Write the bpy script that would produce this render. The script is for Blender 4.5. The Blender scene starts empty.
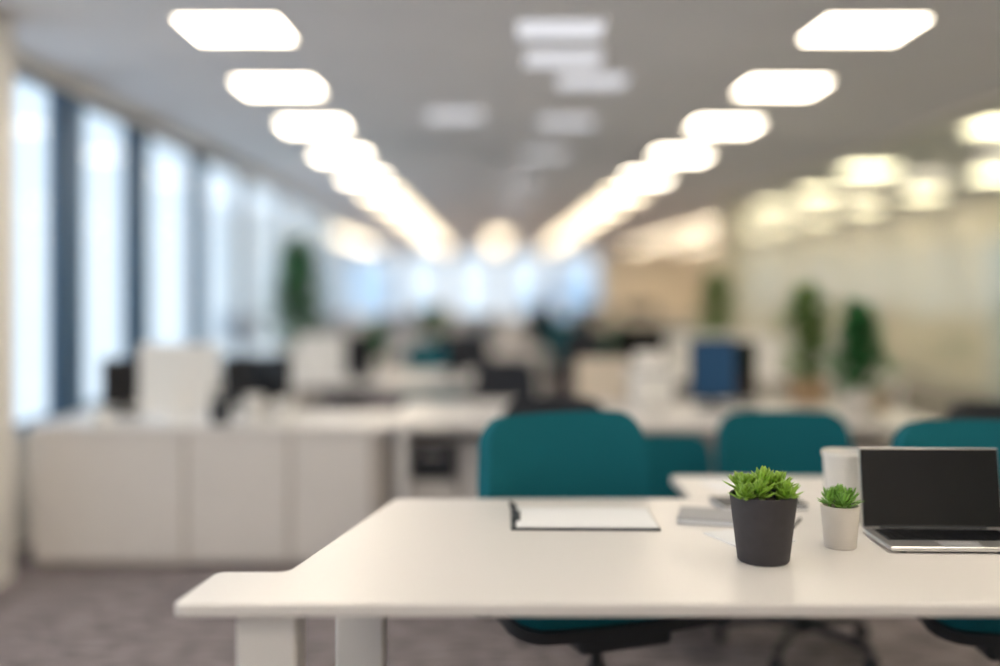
import bpy, bmesh, math, random
from mathutils import Vector, Matrix
random.seed(4)
S=bpy.context.scene
COL=S.collection
CH=1.4            # camera height
def PX(px,d): return (px-490)/1000*d
def PZ(py,d): return CH-(py-290)/1000*d
# ---------------------------------------------------------------- materials
def mat(name,col,rough=.5,metal=0,bump=0,bscale=200,var=0,vscale=5,emit=None,estr=0,coat=0,spec=.5):
    m=bpy.data.materials.new(name); m.use_nodes=True
    nt=m.node_tree; b=nt.nodes['Principled BSDF']
    b.inputs['Base Color'].default_value=(*col,1)
    b.inputs['Roughness'].default_value=rough
    b.inputs['Metallic'].default_value=metal
    b.inputs['Coat Weight'].default_value=coat
    b.inputs['Specular IOR Level'].default_value=spec
    if emit:
        b.inputs['Emission Color'].default_value=(*emit,1); b.inputs['Emission Strength'].default_value=estr
    tc=nt.nodes.new('ShaderNodeTexCoord')
    if var:
        n=nt.nodes.new('ShaderNodeTexNoise'); n.inputs['Scale'].default_value=vscale; n.inputs['Detail'].default_value=4
        nt.links.new(tc.outputs['Object'],n.inputs['Vector'])
        r=nt.nodes.new('ShaderNodeMapRange'); r.inputs['From Min'].default_value=.3; r.inputs['From Max'].default_value=.7
        r.inputs['To Min'].default_value=1-var; r.inputs['To Max'].default_value=1+var
        nt.links.new(n.outputs['Fac'],r.inputs['Value'])
        mx=nt.nodes.new('ShaderNodeVectorMath'); mx.operation='SCALE'
        mx.inputs[0].default_value=col
        nt.links.new(r.outputs['Result'],mx.inputs['Scale'])
        nt.links.new(mx.outputs['Vector'],b.inputs['Base Color'])
    if bump:
        n=nt.nodes.new('ShaderNodeTexNoise'); n.inputs['Scale'].default_value=bscale; n.inputs['Detail'].default_value=3
        nt.links.new(tc.outputs['Object'],n.inputs['Vector'])
        bp=nt.nodes.new('ShaderNodeBump'); bp.inputs['Strength'].default_value=bump; bp.inputs['Distance'].default_value=.003
        nt.links.new(n.outputs['Fac'],bp.inputs['Height']); nt.links.new(bp.outputs['Normal'],b.inputs['Normal'])
    return m
def emis(name,col,s):
    m=bpy.data.materials.new(name); m.use_nodes=True; nt=m.node_tree; nt.nodes.clear()
    o=nt.nodes.new('ShaderNodeOutputMaterial'); e=nt.nodes.new('ShaderNodeEmission')
    e.inputs['Color'].default_value=(*col,1); e.inputs['Strength'].default_value=s
    nt.links.new(e.outputs[0],o.inputs[0]); return m
def glassmat(name,tint,refl=.05,rough=.03,frost=0):
    m=bpy.data.materials.new(name); m.use_nodes=True; nt=m.node_tree; nt.nodes.clear()
    o=nt.nodes.new('ShaderNodeOutputMaterial')
    t=nt.nodes.new('ShaderNodeBsdfTransparent'); t.inputs['Color'].default_value=(*tint,1)
    g=nt.nodes.new('ShaderNodeBsdfGlossy'); g.inputs['Roughness'].default_value=rough
    mx=nt.nodes.new('ShaderNodeMixShader'); mx.inputs[0].default_value=refl
    nt.links.new(t.outputs[0],mx.inputs[1]); nt.links.new(g.outputs[0],mx.inputs[2])
    last=mx
    if frost:
        d=nt.nodes.new('ShaderNodeBsdfDiffuse'); d.inputs['Color'].default_value=(.88,.88,.80,1)
        m2=nt.nodes.new('ShaderNodeMixShader'); m2.inputs[0].default_value=frost
        nt.links.new(mx.outputs[0],m2.inputs[1]); nt.links.new(d.outputs[0],m2.inputs[2]); last=m2
    nt.links.new(last.outputs[0],o.inputs[0]); return m

M=dict(
 desk=mat('desk_laminate',(.81,.785,.775),.30,bump=.03,bscale=400),
 deskleg=mat('white_powdercoat',(.82,.80,.79),.4,bump=.05,bscale=600),
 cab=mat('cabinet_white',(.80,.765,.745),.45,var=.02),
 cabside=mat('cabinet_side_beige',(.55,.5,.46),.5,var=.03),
 dark=mat('dark_plastic',(.024,.028,.036),.5,bump=.1,bscale=300),
 black=mat('black_gloss',(.009,.010,.013),.15),
 teal=mat('teal_fabric',(.010,.135,.178),.9,bump=.5,bscale=700,var=.12,vscale=300,spec=.15),
 navy=mat('navy_blue_panel',(.008,.07,.19),.6),
 blackfab=mat('black_fabric',(.03,.034,.045),.9,bump=.5,bscale=700),
 silver=mat('aluminium',(.62,.62,.63),.3,metal=.9,bump=.03,bscale=900),
 chrome=mat('chrome',(.7,.7,.72),.15,metal=1),
 ceil=mat('ceiling_plaster',(.85,.84,.86),.9,var=.02,vscale=2),
 wall=mat('wall_paint_cream',(.88,.79,.64),.8,var=.02,vscale=3),
 wallw=mat('wall_paint_offwhite',(.82,.80,.77),.8,var=.02,vscale=3),
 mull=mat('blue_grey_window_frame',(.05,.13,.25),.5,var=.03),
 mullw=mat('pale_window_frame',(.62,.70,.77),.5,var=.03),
 potd=mat('charcoal_pot_clay',(.040,.036,.042),.6,bump=.25,bscale=250,var=.1,vscale=40),
 potw=mat('white_pot_ceramic',(.66,.62,.58),.5,bump=.1,bscale=200),
 pott=mat('tan_pot',(.52,.36,.22),.7,bump=.2,var=.1,vscale=20),
 ceram=mat('white_ceramic',(.85,.84,.82),.2),
 soil=mat('potting_soil',(.03,.02,.013),.95,bump=1,bscale=150,var=.4,vscale=100),
 succ=mat('succulent_leaf',(.26,.46,.05),.4,var=.25,vscale=25),
 succ2=mat('succulent_leaf_dark',(.20,.41,.07),.4,var=.25,vscale=25),
 leaf=mat('foliage_green',(.05,.22,.07),.5,var=.35,vscale=6),
 leaf2=mat('foliage_olive',(.14,.27,.05),.5,var=.35,vscale=6),
 stem=mat('plant_stem',(.13,.1,.04),.7),
 paper=mat('paper',(.86,.88,.92),.7,var=.01),
 grey=mat('grey_cover',(.33,.34,.37),.5),
 card=mat('cardboard',(.5,.38,.25),.8,var=.05),
 beige=mat('beige_felt',(.68,.60,.50),.9,bump=.3),
 tower=mat('tower_facade',(.62,.74,.86),.4,var=.1,vscale=.3),
)
# carpet
m=bpy.data.materials.new('carpet_grey'); m.use_nodes=True; nt=m.node_tree; b=nt.nodes['Principled BSDF']; b.inputs['Roughness'].default_value=.95; b.inputs['Specular IOR Level'].default_value=.1
tc=nt.nodes.new('ShaderNodeTexCoord'); mp=nt.nodes.new('ShaderNodeMapping'); mp.inputs['Scale'].default_value=(3,16,1)
n1=nt.nodes.new('ShaderNodeTexNoise'); n1.inputs['Scale'].default_value=2.2; n1.inputs['Detail'].default_value=8; n1.inputs['Roughness'].default_value=.65
cr=nt.nodes.new('ShaderNodeValToRGB'); cr.color_ramp.elements[0].position=.38; cr.color_ramp.elements[0].color=(.11,.095,.105,1); cr.color_ramp.elements[1].position=.62; cr.color_ramp.elements[1].color=(.38,.335,.345,1)
n2=nt.nodes.new('ShaderNodeTexNoise'); n2.inputs['Scale'].default_value=300
bp=nt.nodes.new('ShaderNodeBump'); bp.inputs['Strength'].default_value=.6; bp.inputs['Distance'].default_value=.004
nt.links.new(tc.outputs['Object'],mp.inputs['Vector']); nt.links.new(mp.outputs[0],n1.inputs['Vector']); nt.links.new(n1.outputs['Fac'],cr.inputs[0]); nt.links.new(cr.outputs[0],b.inputs['Base Color'])
nt.links.new(tc.outputs['Object'],n2.inputs['Vector']); nt.links.new(n2.outputs['Fac'],bp.inputs['Height']); nt.links.new(bp.outputs[0],b.inputs['Normal'])
M['carpet']=m
M['lamp']=emis('led_panel_warm',(1,.87,.69),12)
M['lampfar']=emis('led_panel_warm_far',(1,.82,.57),12)
M['lampdim']=emis('led_panel_dim',(.95,.95,1),.72)
M['lampside']=emis('led_panel_corridor',(1,.84,.60),11)
M['glass']=glassmat('window_glass',(.95,.98,1),.04)
M['pglass']=glassmat('partition_glass',(.92,.96,.92),.13,.06,frost=.08)

# ---------------------------------------------------------------- mesh helpers
def obj(name,me,mt,parent=None,smooth=False):
    o=bpy.data.objects.new(name,me); COL.objects.link(o)
    if mt: me.materials.append(mt)
    if smooth:
        for p in me.polygons: p.use_smooth=True
    if parent: o.parent=parent
    return o
def empty(name,loc=(0,0,0),rz=0,sc=1):
    e=bpy.data.objects.new(name,None); COL.objects.link(e); e.location=loc; e.rotation_euler=(0,0,rz); e.scale=(sc,)*3
    e.empty_display_size=.1; return e
def box(name,x0,x1,y0,y1,z0,z1,mt,bev=0,parent=None,seg=2,rot=None,piv=None):
    bm=bmesh.new(); bmesh.ops.create_cube(bm,size=1)
    c=Vector(((x0+x1)/2,(y0+y1)/2,(z0+z1)/2))
    for v in bm.verts: v.co=Vector((v.co.x*(x1-x0),v.co.y*(y1-y0),v.co.z*(z1-z0)))
    if bev: bmesh.ops.bevel(bm,geom=bm.edges[:],offset=bev,segments=seg,profile=.5,affect='EDGES')
    me=bpy.data.meshes.new(name); bm.to_mesh(me); bm.free()
    o=obj(name,me,mt,parent); o.location=c
    if rot: o.rotation_euler=rot
    return o
def prism(name,pts,z0,z1,mt,bev=0,parent=None,cornr=None):
    bm=bmesh.new()
    vs=[bm.verts.new((x,y,z0)) for x,y in pts]; f=bm.faces.new(vs)
    r=bmesh.ops.extrude_face_region(bm,geom=[f])
    for g in r['geom']:
        if isinstance(g,bmesh.types.BMVert): g.co.z=z1
    bmesh.ops.recalc_face_normals(bm,faces=bm.faces[:])
    if cornr:
        ed=[e for e in bm.edges if abs(e.verts[0].co.z-e.verts[1].co.z)>1e-4]
        bmesh.ops.bevel(bm,geom=ed,offset=cornr,segments=6,profile=.5,affect='EDGES')
    if bev:
        ed=[e for e in bm.edges if abs(e.verts[0].co.z-e.verts[1].co.z)<1e-5]
        bmesh.ops.bevel(bm,geom=ed,offset=bev,segments=3,profile=.5,affect='EDGES')
    me=bpy.data.meshes.new(name); bm.to_mesh(me); bm.free()
    return obj(name,me,mt,parent)
def lathe(name,prof,mt,loc=(0,0,0),parent=None,n=48):
    bm=bmesh.new(); rings=[]
    for r,z in prof:
        if r<1e-5: rings.append([bm.verts.new((0,0,z))])
        else: rings.append([bm.verts.new((r*math.cos(2*math.pi*i/n),r*math.sin(2*math.pi*i/n),z)) for i in range(n)])
    for a,c in zip(rings[:-1],rings[1:]):
        for i in range(n):
            j=(i+1)%n
            if len(a)==1 and len(c)==1: continue
            if len(a)==1: bm.faces.new((a[0],c[i],c[j]))
            elif len(c)==1: bm.faces.new((a[i],a[j],c[0]))
            else: bm.faces.new((a[i],a[j],c[j],c[i]))
    bmesh.ops.recalc_face_normals(bm,faces=bm.faces[:])
    me=bpy.data.meshes.new(name); bm.to_mesh(me); bm.free()
    o=obj(name,me,mt,parent,True); o.location=loc
    md=o.modifiers.new('es','EDGE_SPLIT'); md.split_angle=math.radians(50)
    return o
def tube(name,pts,r,mt,parent=None,cyclic=False):
    cu=bpy.data.curves.new(name,'CURVE'); cu.dimensions='3D'; cu.bevel_depth=r; cu.bevel_resolution=4; cu.use_fill_caps=True
    sp=cu.splines.new('POLY'); sp.points.add(len(pts)-1)
    for p,q in zip(sp.points,pts): p.co=(*q,1)
    sp.use_cyclic_u=cyclic; cu.materials.append(mt)
    o=bpy.data.objects.new(name,cu); COL.objects.link(o)
    if parent: o.parent=parent
    return o
def pad(name,w,h,thick,fn,mt,parent,rc=.09):
    """rounded-rectangle cushion built from rows clipped to a corner radius"""
    bm=bmesh.new(); g=[]; n=16
    vs=[]
    for j in range(n+1):
        t=-1+2*j/n
        vs.append(math.sin(t*math.pi/2)*h/2)
    for v in vs:
        e=max(0,abs(v)-(h/2-rc)); hw=w/2-rc+math.sqrt(max(0,rc*rc-e*e))
        if v>0: hw*=1-.06*(v/(h/2))
        row=[bm.verts.new(fn(hw*math.sin((-1+2*i/n)*math.pi/2),v)) for i in range(n+1)]
        g.append(row)
    for j in range(n):
        for i in range(n): bm.faces.new((g[j][i],g[j][i+1],g[j+1][i+1],g[j+1][i]))
    me=bpy.data.meshes.new(name); bm.to_mesh(me); bm.free()
    o=obj(name,me,mt,parent,True)
    s=o.modifiers.new('s','SOLIDIFY'); s.thickness=thick; s.offset=0
    bv=o.modifiers.new('b','BEVEL'); bv.width=thick*.42; bv.segments=4; bv.limit_method='ANGLE'; bv.angle_limit=math.radians(50)
    return o
# ---------------------------------------------------------------- furniture builders
def office_chair(loc,rz,fab,sc=1,arms=True,seatz=.50,top=.985,name='office_chair',w=.55,sw=.58):
    e=empty(name,loc,rz,sc)
    bz0=.56; hb=top-bz0; bc=(top+bz0)/2
    pad('backrest',w,hb,.055,lambda u,v:(u,.27-.7*u*u+.10*v+ .25*v*v,bc+v),fab,e)
    pad('backrest_shell',w-.07,hb*.86,.02,lambda u,v:(u,.312-.7*u*u+.10*v+.25*v*v,bc-.01+v),M['dark'],e)
    pad('seat',sw,.5,.06,lambda u,v:(u,v-.01,seatz-.18*max(0,-v-.12)+.12*u*u),fab,e)
    pad('seat_shell',sw+.03,.52,.035,lambda u,v:(u,v-.01,seatz-.045-.18*max(0,-v-.12)+.10*u*u),M['dark'],e)
    box('tilt_mechanism',-.15,.15,-.21,.13,seatz-.15,seatz-.06,M['dark'],.02,e)
    for s in(-1,1):
        tube('seat_bracket_%d'%(s+1),[(s*.08,-.08,seatz-.11),(s*.18,-.12,seatz-.085),(s*.22,-.16,seatz-.06)],.012,M['dark'],e)
    tube('back_spine',[(0,.05,seatz-.09),(0,.24,seatz-.08),(0,.33,.53),(0,.335,.70)],.022,M['dark'],e)
    tube('tilt_lever',[(0,-.03,seatz-.1),(.2,-.04,seatz-.1),(.30,-.04,seatz-.12),(.33,-.04,seatz-.12)],.010,M['dark'],e)
    lathe('gas_column',[(0,.12),(.03,.12),(.03,.24),(.018,.24),(.018,seatz-.14),(0,seatz-.14)],M['dark'],parent=e,n=20)
    lathe('hub',[(0,.075),(.045,.075),(.045,.13),(0,.14)],M['dark'],parent=e,n=20)
    for k in range(5):
        a=2*math.pi*k/5+.4; c,s=math.cos(a),math.sin(a)
        tube('base_spoke_%d'%k,[(.03*c,.03*s,.105),(.18*c,.18*s,.095),(.30*c,.30*s,.075)],.017,M['dark'],e)
        wh=lathe('caster_%d'%k,[(0,-.018),(.026,-.018),(.03,-.012),(.03,.012),(.026,.018),(0,.018)],M['dark'],parent=e,n=16)
        wh.rotation_euler=(math.pi/2,0,a+math.pi/2); wh.location=(.30*c,.30*s,.03)
        tube('caster_pin_%d'%k,[(.30*c,.30*s,.04),(.30*c,.30*s,.08)],.006,M['chrome'],e)
    if arms:
        ax=sw/2+.045
        for s in(-1,1):
            tube('arm_post_%d'%(s+1),[(s*.15,.03,seatz-.08),(s*(ax-.02),.03,seatz-.07),(s*ax,.03,seatz-.03),(s*ax,.03,.655)],.014,M['dark'],e)
            box('arm_pad_%d'%(s+1),s*ax-.03,s*ax+.03,-.13,.09,.65,.675,M['dark'],.012,e)
    return e
def desk(name,x0,x1,y0,y1,z=.74,mt=None,legw=.05,modesty=False):
    e=empty(name); mt=mt or M['desk']
    prism('desktop',[(x0,y0),(x1,y0),(x1,y1),(x0,y1)],z-.03,z,mt,.004,e,.02)
    n=0
    k=max(2,int((x1-x0)/1.8)+1)
    for i in range(k):
        xa=x0+.04+(x1-x0-.08-legw)*i/(k-1)
        for y in(y0+.04,y1-.04-legw):
            box('leg_%d'%n,xa,xa+legw,y,y+legw,0,z-.03,M['deskleg'],.004,e); n+=1
        box('leg_rail_%d'%i,xa+.01,xa+legw-.01,y0+.04+legw,y1-.04-legw,z-.08,z-.03,M['deskleg'],0,e)
    box('cross_rail',x0+.06,x1-.06,(y0+y1)/2-.02,(y0+y1)/2+.02,z-.07,z-.03,M['deskleg'],0,e)
    return e
def monitor(x,y,zb,w,h,rz=0,back=None,front=None,lift=.10,name='computer_monitor'):
    e=empty(name,(x,y,zb),rz); back=back or M['dark']; front=front or M['black']
    rb=min(.1,w*.4)
    lathe('stand_base',[(0,0),(rb,0),(rb,.008),(rb*.95,.012),(0,.014)],back,parent=e,n=28)
    box('stand_neck',-.022,.022,.02,.04,.01,lift+h*.5,back,.005,e)
    box('display_housing',-w/2,w/2,-.008,.02,lift,lift+h,back,.006,e)
    box('screen',-w/2+.01,w/2-.01,-.0095,-.007,lift+.015,lift+h-.01,front,0,e)
    return e
def leafmesh(bm,base,dirv,L,W,bend=.2,thick=.0,up=Vector((0,0,1))):
    d=dirv.normalized(); s=d.cross(up)
    if s.length<1e-3: s=Vector((1,0,0))
    s.normalize(); nrm=s.cross(d).normalized()
    prof=[(0,.35),(.3,.9),(.55,1),(.8,.7),(1,.03)]
    rows=[]
    for t,w in prof:
        c=base+d*(L*t)-nrm*(bend*L*t*t)
        th=thick*w
        rows.append([bm.verts.new(c+s*(W*w/2)),bm.verts.new(c-nrm*0+nrm*(th if thick else W*w*-.12)),bm.verts.new(c-s*(W*w/2))]+([bm.verts.new(c-nrm*th)] if thick else []))
    m=len(rows[0])
    for a,c in zip(rows[:-1],rows[1:]):
        for i in range(m if thick else m-1):
            j=(i+1)%m
            bm.faces.new((a[i],a[j],c[j],c[i]))
    if thick: bm.faces.new(rows[-1])
def pot(e,r0,r1,h,mt,soil=True,lip=.006):
    w=.006 if r1<.12 else .015
    lathe('pot',[(0,0),(r0*.94,0),(r0,h*.03),(r1,h*.985),(r1-.001,h),(r1-w,h),(r1-w*1.5,h*.85),(0,h*.85)],mt,parent=e)
    if soil: lathe('soil',[(r1-w*1.6,h*.86),(r1*.5,h*.89),(0,h*.91)],M['soil'],parent=e,n=24)
def succulent(name,loc,r0,r1,h,potm,leafm,rosettes,L,W,spread):
    e=empty(name,loc); pot(e,r0,r1,h,potm)
    bm=bmesh.new()
    for (rx,ry,rz) in rosettes:
        base=Vector((rx,ry,h*.9+rz)); tilt=Vector((rx,ry,0))*5
        for ring,(nn,el,sc) in enumerate([(7,10,1),(7,32,.95),(6,52,.85),(5,70,.7),(3,84,.5)]):
            for k in range(nn):
                a=2*math.pi*(k+ring*.5)/nn+random.uniform(-.2,.2); q=math.radians(el+random.uniform(-6,6))
                d=Vector((math.cos(a)*math.cos(q),math.sin(a)*math.cos(q),math.sin(q)))+tilt*.35
                leafmesh(bm,base+Vector((0,0,.004*ring)),d,L*sc*random.uniform(.85,1.15),W*(.8+.2*sc),-.18,thick=W*.16)
        r=bmesh.ops.create_cone(bm,cap_ends=True,segments=8,radius1=.006,radius2=.004,depth=rz+.02)
        for v in r['verts']: v.co+=Vector((rx,ry,h*.9+rz/2-.005))
    me=bpy.data.meshes.new('leaves'); bm.to_mesh(me); bm.free()
    o=obj('leaves',me,leafm,e,True)
    return e
def bush(name,loc,potr,poth,potm,fw,fh,leafm,n=260,L=.09,W=.035,stemh=0.0,shape='cone'):
    e=empty(name,loc); pot(e,potr*.8,potr,poth,potm)
    bm=bmesh.new()
    z0=poth*.9
    tops=[]
    for k in range(9):
        a=random.uniform(0,6.28); t=random.uniform(.4,1)
        r=fw/2*random.uniform(.1,.75)*(1.2-t*.7)
        tops.append(Vector((math.cos(a)*r,math.sin(a)*r,z0+stemh+fh*t)))
    tops.append(Vector((0,0,z0+stemh+fh*.93)))
    for p in tops:
        tube('stem',[(0.2*p.x*.3,.2*p.y*.3,z0-.02),(p.x*.5,p.y*.5,z0+(p.z-z0)*.5),tuple(p)],.004+.004*fh,M['stem'],e)
    for i in range(n):
        t=random.random()**.8
        prof=math.sin(math.pi*min(1,(t*.8+.2)))**.6 if shape=='oval' else (1-t)**.7*1.0+.12
        a=random.uniform(0,6.283); r=fw/2*.8*prof*math.sqrt(random.random())
        # irregular outline: lumpy crown
        r*=.75+.35*math.sin(3*a+t*11)
        p=Vector((math.cos(a)*r,math.sin(a)*r,z0+stemh+fh*t*.95))
        d=Vector((math.cos(a)*random.uniform(.3,1),math.sin(a)*random.uniform(.3,1),random.uniform(-.3,1.1)))
        leafmesh(bm,p,d,L*random.uniform(.6,1.3),W*random.uniform(.7,1.2),random.uniform(0,.5))
    me=bpy.data.meshes.new('foliage'); bm.to_mesh(me); bm.free()
    obj('foliage',me,leafm,e,True)
    return e

# ---------------------------------------------------------------- room shell
YB=-3.0; YF=32.0; XL=-2.55; XR=6.6; XG=3.4; HC=2.7; YS=17.0; XW=-4.6
def plan(x0): return [(x0-.15,YB-.15),(XR+.15,YB-.15),(XR+.15,YF+.15),(XW-.15,YF+.15),(XW-.15,YS-.12),(x0-.15,YS-.12)]
prism('floor',plan(XL),-.1,0,M['carpet'])
prism('ceiling',plan(XL),HC,HC+.12,M['ceil'])
box('wall_back',XL-.15,XR+.15,YB-.15,YB,0,HC,M['wallw'])
box('wall_right',XR,XR+.15,YB,YF,0,HC,M['wall'])
box('baseboard_right',XR-.015,XR,YB,YF,0,.1,M['deskleg'])
# left window wall
box('wall_left_sill',XL-.15,XL,YB,YS,0,.62,M['wallw'])
box('wall_left_header',XL-.15,XL,YB,YS,2.6,HC,M['wallw'])
box('trim_sill',XL-.02,XL+.03,4.9,YS,.62,.645,M['mullw'])
piers=[(5.90,6.28),(7.08,7.5),(8.6,8.95),(10.3,10.6),(12.1,12.4),(14.0,14.3),(15.9,16.2)]
box('wall_left_pier',XL-.2,-2.31,4.45,4.86,0,HC,M['wallw'],.005)
yy=-2.6
while yy<4.2: piers.append((yy,yy+.4)); yy+=1.75
piers.append((YB,YB+.1)); piers.sort()
for i,(a,b2) in enumerate(piers):
    mm=M['mull'] if a<9.5 else M['mullw']  # far mullions get a paler copy: bright distant wash put into the colour
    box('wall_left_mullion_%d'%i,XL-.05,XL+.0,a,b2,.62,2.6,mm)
pl=sorted(piers+[(4.45,4.86),(YS,YS)])
for i in range(len(pl)-1):
    y0=pl[i][1]; y1=pl[i+1][0]
    if y1-y0<.05: continue
    w=empty('window_%d'%(i+1))
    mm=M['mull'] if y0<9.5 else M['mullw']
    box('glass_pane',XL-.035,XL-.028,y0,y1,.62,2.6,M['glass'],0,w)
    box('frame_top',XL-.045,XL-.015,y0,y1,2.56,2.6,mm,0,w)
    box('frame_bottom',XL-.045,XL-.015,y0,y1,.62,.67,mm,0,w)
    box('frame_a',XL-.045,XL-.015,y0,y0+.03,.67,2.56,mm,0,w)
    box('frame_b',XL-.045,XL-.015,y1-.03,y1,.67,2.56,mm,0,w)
def winwall_y(x0,x1,y,n,k):   # glazed wall facing -Y
    box('wall_far_sill_%d'%k,x0,x1,y,y+.15,0,.5,M['wallw'])
    box('wall_far_header_%d'%k,x0,x1,y,y+.15,2.5,HC,M['wallw'])
    st=(x1-x0)/n
    for i in range(n):
        a=x0+st*i; c=a+st
        w=empty('window_%d'%(40+k*10+i))
        box('glass_pane',a+.05,c-.05,y+.06,y+.07,.5,2.5,M['glass'],0,w)
        box('frame_l',a,a+.2,y,y+.15,.5,2.5,M['wallw'],0,w)
        box('frame_r',c-.2,c,y,y+.15,.5,2.5,M['wallw'],0,w)
winwall_y(XW,3.6,YF,5,0)
box('wall_far',3.6,XR,YF,YF+.15,0,HC,M['wall'])
box('wall_left_return',XW,XL-.15,YS-.12,YS,0,HC,M['wallw'])
box('wall_left_far_sill',XW-.15,XW,YS,YF,0,.6,M['wallw'])
box('wall_left_far_header',XW-.15,XW,YS,YF,2.55,HC,M['wallw'])
for i in range(6):
    a=YS+2.5*i; w=empty('window_%d'%(70+i))
    box('glass_pane',XW-.08,XW-.07,a+.1,a+2.4,.6,2.55,M['glass'],0,w)
    box('frame_a',XW-.12,XW,a,a+.12,.6,2.55,M['mullw'],0,w); box('frame_b',XW-.12,XW,a+2.38,a+2.5,.6,2.55,M['mullw'],0,w)
# right glass partition
gp=empty('glass_partition')
ys=[-2.9,-1,.9,2.8,4.7,6.6,8.5,10.4,12.3,14.2]
for i in range(len(ys)-1):
    box('pane_%d'%i,XG,XG+.012,ys[i]+.01,ys[i+1]-.01,.06,2.64,M['pglass'],0,gp)
box('rail_top',XG-.02,XG+.03,ys[0],ys[-1],2.64,HC,M['wall'],0,gp)
box('rail_bottom',XG-.02,XG+.03,ys[0],ys[-1],0,.06,M['silver'],0,gp)
box('wall_column',XG-.1,XG+.25,14.2,14.6,0,HC,M['wall'])
for i,y in enumerate((7.4,9.8,12.2)):
    d=empty('door_%d'%(i+1))
    box('leaf',XR-.05,XR-.005,y,y+.9,0.01,2.1,M['mullw'],.004,d)
    box('handle',XR-.09,XR-.05,y+.78,y+.84,.98,1.06,M['silver'],.004,d)
# outside towers
for i,(x,y,w,dp,h) in enumerate([(-30,38,9,9,3),(-46,62,12,10,6),(-55,40,10,14,2),(-14,95,12,10,3),(12,120,16,10,2)]):
    t=empty('office_tower',(x,y,0))
    box('shaft',-w/2,w/2,-dp/2,dp/2,-30,h,M['tower'],0,t)
    box('roof_plant',-w/4,w/4,-dp/4,dp/4,h,h+1.5,M['tower'],0,t)
    for k in range(-8,int(h/3)+1):
        box('ledge_%d'%(k+8),-w/2-.15,w/2+.15,-dp/2-.15,dp/2+.15,k*3-.2,k*3+.2,M['mullw'],0,t)

# ---------------------------------------------------------------- ceiling lights
def panel(x,y,w,dp,mt,name='ceiling_light_panel'):
    e=empty(name,(x,y,HC))
    prism('diffuser',[(-w/2,-dp/2),(w/2,-dp/2),(w/2,dp/2),(-w/2,dp/2)],-.012,-.001,mt,0,e,.008)
    t=.012
    prism('trim',[(-w/2-t,-dp/2-t),(w/2+t,-dp/2-t),(w/2+t,dp/2+t),(-w/2-t,dp/2+t)],-.010,0,M['deskleg'],0,e,.01)
L1=[(-1.255,4.96),(-1.344,6.37),(-1.387,7.88),(-1.425,9.6),(-1.45,11.5)]
R1=[(1.85,4.96),(1.86,6.37),(1.85,7.88),(1.83,9.6),(1.80,11.5)]
for x,y in L1+R1: panel(x,y,.48,.44,M['lamp'])
for y in (3.4,2.0,.5,-1.0,-2.3):
    for x in (-1.25,1.86): panel(x,y,.55,.52,M['lamp'])  # unseen panels continuing both rows, added as fill light
y=13.4
while y<31:
    for x in (-1.45,1.8,4.4,5.8): panel(x,y,.50,.43,M['lampfar'])
    if y>17.5: panel(-3.6,y,.6,.5,M['lampfar'])
    if y>23: panel(.2,y,.5,.45,M['lampfar'])
    y+=2.1
for x,y in [(.35,4.96),(.41,5.58),(.63,6.17),(-.26,7.4),(.59,7.7),(.52,9.5),(.38,11.8),(.4,14),(.35,16.5)]: panel(x,y,.42,.34,M['lampdim'])
for y in (2.5,5.2,7.9,10.8): panel(4.1,y,.55,.5,M['lampside'])
for y in (1.5,4,6.2,8.6,11.2): panel(5.7,y,.55,.5,M['lampside'])  # extra row, added to brighten the corridor behind the glass

# ---------------------------------------------------------------- foreground desk
fd=empty('white_desk')
prism('desktop',[(-.67,2.10),(1.75,2.10),(1.75,3.17),(-.30,3.17),(-.475,2.345),(-.64,2.345)],.712,.74,M['desk'],.005,fd,.025)
box('leg_1',-.545,-.415,2.14,2.26,0,.712,M['deskleg'],.008,fd)
box('leg_2',-.415,-.285,2.68,2.78,0,.712,M['deskleg'],.008,fd)
box('leg_3',1.6,1.72,2.14,2.26,0,.712,M['deskleg'],.008,fd)
box('leg_4',1.6,1.72,3.0,3.12,0,.712,M['deskleg'],.008,fd)
box('rail_1',1.64,1.68,2.26,3.0,.66,.712,M['deskleg'],0,fd)
# extension leaf bracketed to the back of the desk
prism('extension_leaf',[(.64,3.175),(1.25,3.175),(1.25,3.55),(.64,3.55)],.712,.74,M['desk'],.004,fd,.012)
for i,x in enumerate((.75,1.12)): box('leaf_bracket_%d'%i,x-.02,x+.02,2.95,3.48,.69,.712,M['deskleg'],.003,fd)
# chairs
office_chair((.33,3.10,0),math.radians(20),M['teal'],top=.985,w=.60,sw=.70,seatz=.50)
office_chair((1.21,3.90,0),math.radians(-2),M['teal'],top=.895,arms=False)
office_chair((1.60,3.08,0),math.radians(-4),M['teal'],top=.96,seatz=.475,sw=.6)
# clipboard
cb=empty('clipboard',(.265,2.87,.74),math.radians(-1))
box('board',-.205,.205,-.13,.13,.0,.006,M['dark'],.002,cb)
box('paper_sheet',-.19,.200,-.122,.115,.006,.009,M['paper'],0,cb)
box('clip_plate',-.2,-.178,-.05,.06,.006,.014,M['dark'],.002,cb)
tube('clip_wire',[(-.19,.05,.012),(-.205,.06,.03),(-.205,.10,.03),(-.19,.11,.012)],.005,M['dark'],cb)
# succulents
succulent('potted_succulent',(.667,2.44,.74),.062,.081,.163,M['potd'],M['succ'],
   [(0,0,.035),(.038,.01,.025),(-.04,.0,.024),(.012,.042,.03),(-.018,-.042,.018),(.045,-.035,.012),(-.045,.038,.02),(.05,.04,.018),(-.05,-.035,.01)],.044,.0175,1)
succulent('potted_succulent',(.900,2.57,.74),.040,.049,.108,M['potw'],M['succ2'],
   [(0,0,.022),(.026,.005,.014),(-.027,.0,.014),(.0,.024,.016),(0,-.028,.01)],.040,.012,1)
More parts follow.
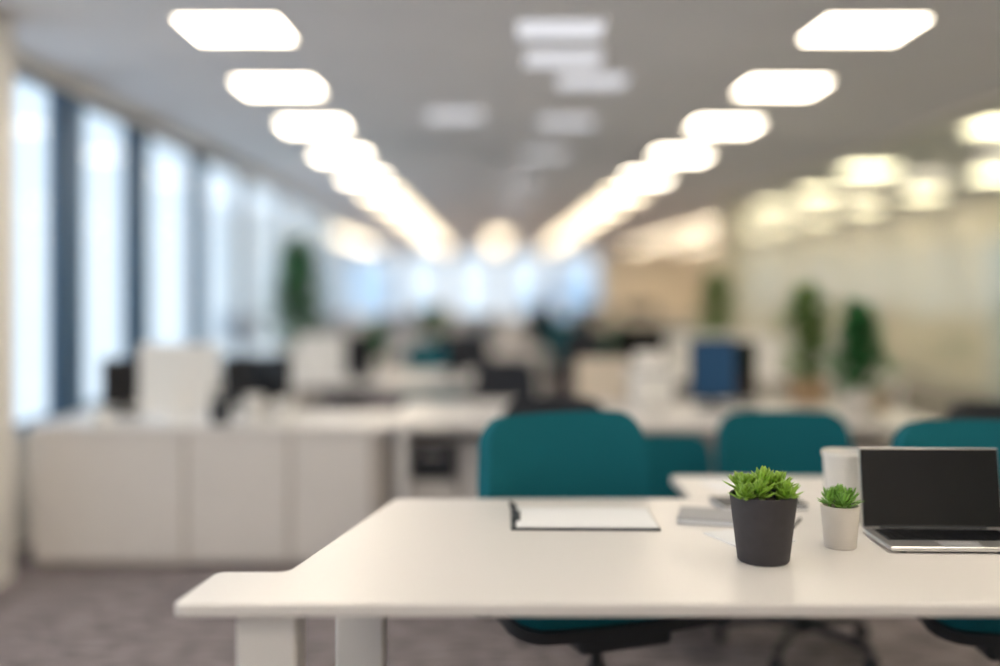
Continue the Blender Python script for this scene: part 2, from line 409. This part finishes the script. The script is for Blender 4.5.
# white cup
cup=empty('white_ceramic_cup',(1.015,2.86,.74))
lathe('body',[(0,0),(.048,0),(.052,.006),(.061,.185),(.0645,.188),(.0645,.200),(.058,.200),(.046,.012),(0,.01)],M['ceram'],parent=cup)
# laptop
lp=empty('laptop',(1.195,2.60,.74),math.radians(-2))
W2=.188
box('base',-W2,W2,-.10,.105,.004,.016,M['silver'],.004,lp)
box('keyboard_well',-W2+.02,W2-.02,-.03,.09,.0155,.0165,M['dark'],0,lp)
for r in range(5):
    for c in range(14):
        box('key',-W2+.028+c*.0228,-W2+.048+c*.0228,-.026+r*.0225,-.007+r*.0225,.0165,.0185,M['black'],0,lp)
box('trackpad',-.05,.05,-.096,-.038,.0158,.0164,M['grey'],0,lp)
for i,x in enumerate((-.15,.15)):
    lathe('foot_%d'%i,[(0,0),(.01,0),(.01,.005),(0,.005)],M['dark'],loc=(x,-.08,0),parent=lp,n=12)
    lathe('foot_b%d'%i,[(0,0),(.01,0),(.01,.005),(0,.005)],M['dark'],loc=(x,.085,0),parent=lp,n=12)
scr=empty('lid',(0,.108,.014)); scr.parent=lp; scr.rotation_euler=(math.radians(-9),0,0)
box('lid_shell',-W2,W2,0,.006,0,.216,M['silver'],.0025,scr)
box('display_glass',-W2+.003,W2-.003,-.0025,.0,.004,.213,M['black'],0,scr)
tube('hinge',[(-.14,.105,.016),(.14,.105,.016)],.006,M['dark'],lp)
# papers
def sheet(name,x,y,w,h,rz,z,mt,t=.0015):
    e=empty(name,(x,y,z),rz); box('sheet',-w/2,w/2,-h/2,h/2,0,t,mt,0,e); return e
sheet('paper_sheet',.69,2.665,.18,.16,.35,.74,M['paper'],.004)
def notebook(x,y,rz,w,h,c):
    nb=empty('notebook',(x,y,.74),rz)
    box('cover_bottom',-w,w,-h,h,0,.003,c,.001,nb); box('pages',-w+.002,w-.002,-h+.002,h-.002,.003,.013,M['paper'],0,nb); box('cover_top',-w,w,-h,h,.013,.017,c,.001,nb)
notebook(.625,2.88,-.25,.08,.08,M['grey'])
notebook(.82,3.06,.1,.13,.07,M['dark'])
pen=empty('pen',(.865,2.82,.744),1.1)
tube('barrel',[(-.06,0,0),(.055,0,0)],.004,M['dark'],pen); tube('tip',[(.055,0,0),(.066,0,-.001)],.002,M['silver'],pen)
sheet('paper_sheet',.88,3.38,.3,.2,.1,.74,M['paper'])
# ---------------------------------------------------------------- left cabinet
cab=empty('storage_cabinet')
cx0,cx1=-2.30,-.53
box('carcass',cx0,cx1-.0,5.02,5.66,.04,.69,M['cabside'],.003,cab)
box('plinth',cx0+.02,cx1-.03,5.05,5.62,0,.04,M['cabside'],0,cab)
box('top',cx0-.01,cx1+.01,4.99,5.68,.69,.715,M['desk'],.004,cab)
xs=[cx0,PX(185,5),PX(290,5),PX(372,5)]
for i in range(3): box('cabinet_door_%d'%i,xs[i]+.010,xs[i+1]-.010,5.0,5.02,.045,.683,M['cab'],.003,cab)
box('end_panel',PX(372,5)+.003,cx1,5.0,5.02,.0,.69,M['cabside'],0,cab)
zt=.715
monitor(-1.645,5.30,zt,.43,.37,math.radians(176),M['ceram'],M['ceram'],.03)
monitor(-2.01,5.5,zt,.24,.26,math.radians(20),lift=.05)
monitor(-1.285,5.5,zt,.38,.26,math.radians(-6),lift=.06)
def mug(x,y,z,r,h,mt,handle=True,name='coffee_mug'):
    e=empty(name,(x,y,z)); lathe('body',[(0,0),(r*.85,0),(r*.95,h*.05),(r,h),(r-.004,h),(r*.85,h*.08),(0,h*.07)],mt,parent=e,n=28)
    if handle: tube('handle',[(r*.95,0,h*.8),(r*1.5,0,h*.72),(r*1.6,0,h*.45),(r*.95,0,h*.22)],.006,mt,e)
mug(-1.20,5.1,zt,.055,.15,M['ceram']); mug(-1.06,5.14,zt,.048,.13,M['ceram'])
ph=empty('pencil_cup',(-1.38,5.12,zt)); lathe('body',[(0,0),(.05,0),(.055,.12),(.05,.12),(.045,.01),(0,.01)],M['dark'],parent=ph,n=24)
for i in range(6): tube('pencil_%d'%i,[(.02*math.cos(i),.02*math.sin(i),.012),(.045*math.cos(i),.045*math.sin(i),.2)],.005,M['dark'],ph)
mug(-1.98,5.1,zt,.05,.06,M['ceram'])
# ---------------------------------------------------------------- bench 1
desk('workstation_bench',-.50,2.25,4.9,6.0,.74)
def pedestal(x0,x1,y0,y1,h=.6,mt=None):
    e=empty('drawer_pedestal'); box('carcass',x0,x1,y0+.02,y1,.02,h,mt or M['cab'],.004,e)
    for i in range(3):
        z0=.03+i*(h-.04)/3; box('drawer_%d'%i,x0+.005,x1-.005,y0,y0+.02,z0,z0+(h-.04)/3-.01,(M['dark'] if (i==2 and mt is None and x0<-.3) else (mt or M['cab'])),.002,e)
        box('pull_%d'%i,(x0+x1)/2-.05,(x0+x1)/2+.05,y0-.012,y0,z0+.12,z0+.135,M['silver'],.002,e)
    for i,(x,y) in enumerate([(x0+.05,y0+.07),(x1-.05,y0+.07),(x0+.05,y1-.05),(x1-.05,y1-.05)]):
        lathe('castor_%d'%i,[(0,0),(.02,0),(.02,.022),(0,.022)],M['dark'],loc=(x,y,0),parent=e,n=12)
pedestal(-.41,-.17,5.1,5.6,.64)
pedestal(-.15,.1,5.1,5.6,.64)
pedestal(1.75,2.1,5.1,5.6,.6)
office_chair((.79,4.32,0),0,M['teal'],sc=.76,arms=False,top=.98)
office_chair((.29,4.22,0),0,M['blackfab'],arms=False,top=.915,w=.48)
office_chair((2.45,4.5,0),.1,M['blackfab'],arms=False,top=.87)
zb=.74
box_e=empty('desk_divider'); box('panel',PX(577,5.9),PX(626,5.9),5.88,5.91,zb,1.0,M['beige'],.006,box_e); box('foot_clamp',PX(590,5.9),PX(612,5.9),5.85,5.94,zb,zb+.02,M['silver'],.003,box_e)
pr=empty('desktop_printer',(.90,5.6,zb)); box('body',-.11,.11,-.14,.14,0,.24,M['ceram'],.02,pr); box('paper_tray',-.09,.09,-.2,-.13,.04,.06,M['deskleg'],.004,pr); box('paper_feed',-.08,.08,.06,.09,.2,.31,M['deskleg'],.003,pr,rot=(-.2,0,0)); box('panel',-.1,.1,-.142,-.12,.19,.22,M['grey'],.003,pr)
monitor(1.25,5.6,zb,.27,.35,math.radians(6),M['dark'],M['navy'],.04)
monitor(1.46,5.72,zb,.2,.33,math.radians(40),M['dark'],M['black'],.04)
bush('potted_bush',(1.84,5.8,zb),.11,.15,M['pott'],.38,.56,M['leaf2'],n=520,L=.085,W=.036,shape='oval')
bush('potted_bush',(1.90,5.15,zb),.09,.16,M['potw'],.38,.45,M['leaf'],n=520,L=.085,W=.036,shape='cone')
cbx=empty('cardboard_box',(2.06,5.5,zb)); box('carton',-.09,.09,-.09,.09,0,.1,M['card'],.003,cbx); box('flap',-.09,.09,-.15,-.09,.098,.1,M['card'],0,cbx)
for x,y in((.1,5.2),(1.3,5.2)):
    k=empty('keyboard',(x,y,zb)); box('body',-.2,.2,-.06,.06,0,.015,M['deskleg'],.004,k)
    for r in range(4): box('key_row_%d'%r,-.19,.19,-.05+r*.026,-.03+r*.026,.015,.019,M['grey'],.001,k)
# ---------------------------------------------------------------- bench 2,3,4
desk('workstation_bench',-1.95,.35,7.0,8.2,.74)
desk('workstation_bench',.9,3.1,7.4,8.6,.74)
desk('workstation_bench',-1.9,.6,10.4,11.6,.74)
desk('workstation_bench',1.1,3.1,11,12.2,.74)
desk('workstation_bench',-1.8,2.9,14.6,15.8,.74)
desk('workstation_bench',-4,2.9,20,21.2,.74)
desk('workstation_bench',-4,2.9,25,26.2,.74)
def divider(x0,x1,y,z0,z1,mt):
    e=empty('desk_divider'); box('panel',x0,x1,y-.015,y+.015,z0,z1,mt,.006,e); box('clamp_1',x0+.05,x0+.1,y-.04,y+.04,z0,z0+.03,M['silver'],.003,e); box('clamp_2',x1-.1,x1-.05,y-.04,y+.04,z0,z0+.03,M['silver'],.003,e)
divider(PX(297,7.4),PX(345,7.4),7.4,.74,1.07,M['ceram'])
monitor(PX(360,7.3),7.3,.74,.19,.26,.2,lift=.03)
monitor(PX(455,7.5),7.5,.74,.16,.24,-.3,lift=.04)
office_chair((PX(427,7.9),8.62,0),0,M['teal'],arms=False,sc=.95,top=.97)
office_chair((PX(506,6.5),6.52,0),.0,M['blackfab'],arms=False,top=.92,w=.42)
for px,d,w,h in((395,10.9,.5,.3),(480,11,.5,.3),(330,10.9,.45,.3),(240,10.8,.45,.3)):
    monitor(PX(px,d),d,.74,w,h,random.uniform(-.3,.3),back=M['ceram'],front=M['grey'])
for px,d in((430,15),(540,15.1),(590,15.1),(640,15.2)):
    monitor(PX(px,d),d,.74,.5,.32,random.uniform(-.2,.2))
divider(1.0,2.9,8.0,.74,1.05,M['ceram'])
monitor(PX(640,7.7),7.7,.74,.42,.28,.15)
divider(1.2,2.9,11.6,.74,1.1,M['beige'])
bush('potted_bush',(PX(716,8.3),8.3,.74),.12,.2,M['potw'],.36,.64,M['leaf2'],n=380,L=.10,W=.045,shape='oval')
bush('floor_plant',(PX(298,9.3),9.3,0),.2,.4,M['potw'],.60,1.0,M['leaf'],n=480,L=.16,W=.07,stemh=.5,shape='oval')
bush('potted_bush',(PX(375,7.9),7.9,.74),.07,.12,M['ceram'],.2,.3,M['leaf'],n=300,L=.07,W=.03,shape='oval')
bush('potted_bush',(PX(438,11.1),10.7,.74),.08,.15,M['ceram'],.28,.35,M['leaf'],n=300,L=.09,W=.04,shape='oval')
bush('floor_plant',(PX(537,13),13,0),.2,.4,M['dark'],.35,.5,M['blackfab'],n=220,L=.12,W=.06,stemh=.2,shape='oval')
bush('potted_bush',(PX(624,8),8.25,.74),.1,.12,M['dark'],.32,.24,M['leaf'],n=260,L=.09,W=.04,shape='oval')
for px,d,c in((460,9.4,'blackfab'),(350,9.5,'blackfab'),(670,10.2,'teal'),(590,10.2,'blackfab'),(560,13.6,'teal')):
    office_chair((PX(px,d),d,0),random.uniform(-.4,.4),M[c],arms=False)

# ---------------------------------------------------------------- world, camera
w=bpy.data.worlds.new('sky'); S.world=w; w.use_nodes=True; nt=w.node_tree; nt.nodes.clear()
o=nt.nodes.new('ShaderNodeOutputWorld'); bg=nt.nodes.new('ShaderNodeBackground'); tc=nt.nodes.new('ShaderNodeTexCoord')
sp=nt.nodes.new('ShaderNodeSeparateXYZ'); cr=nt.nodes.new('ShaderNodeValToRGB')
cr.color_ramp.elements[0].position=0; cr.color_ramp.elements[0].color=(.80,.90,1,1)
cr.color_ramp.elements[1].position=.5; cr.color_ramp.elements[1].color=(.70,.85,1,1)
nt.links.new(tc.outputs['Generated'],sp.inputs[0]); nt.links.new(sp.outputs['Z'],cr.inputs[0]); nt.links.new(cr.outputs[0],bg.inputs['Color'])
bg.inputs['Strength'].default_value=1.10; nt.links.new(bg.outputs[0],o.inputs[0])
cam=bpy.data.cameras.new('camera'); co=bpy.data.objects.new('camera',cam); COL.objects.link(co)
co.location=(0,0,CH); co.rotation_euler=(math.pi/2,0,0)
cam.sensor_width=36; cam.lens=36; cam.shift_x=.010; cam.shift_y=-.043
cam.dof.use_dof=True; cam.dof.focus_distance=2.50; cam.dof.aperture_fstop=.33; cam.dof.aperture_blades=0
cam.clip_end=300
S.camera=co
S.view_settings.view_transform='Standard'
S.view_settings.exposure=.36
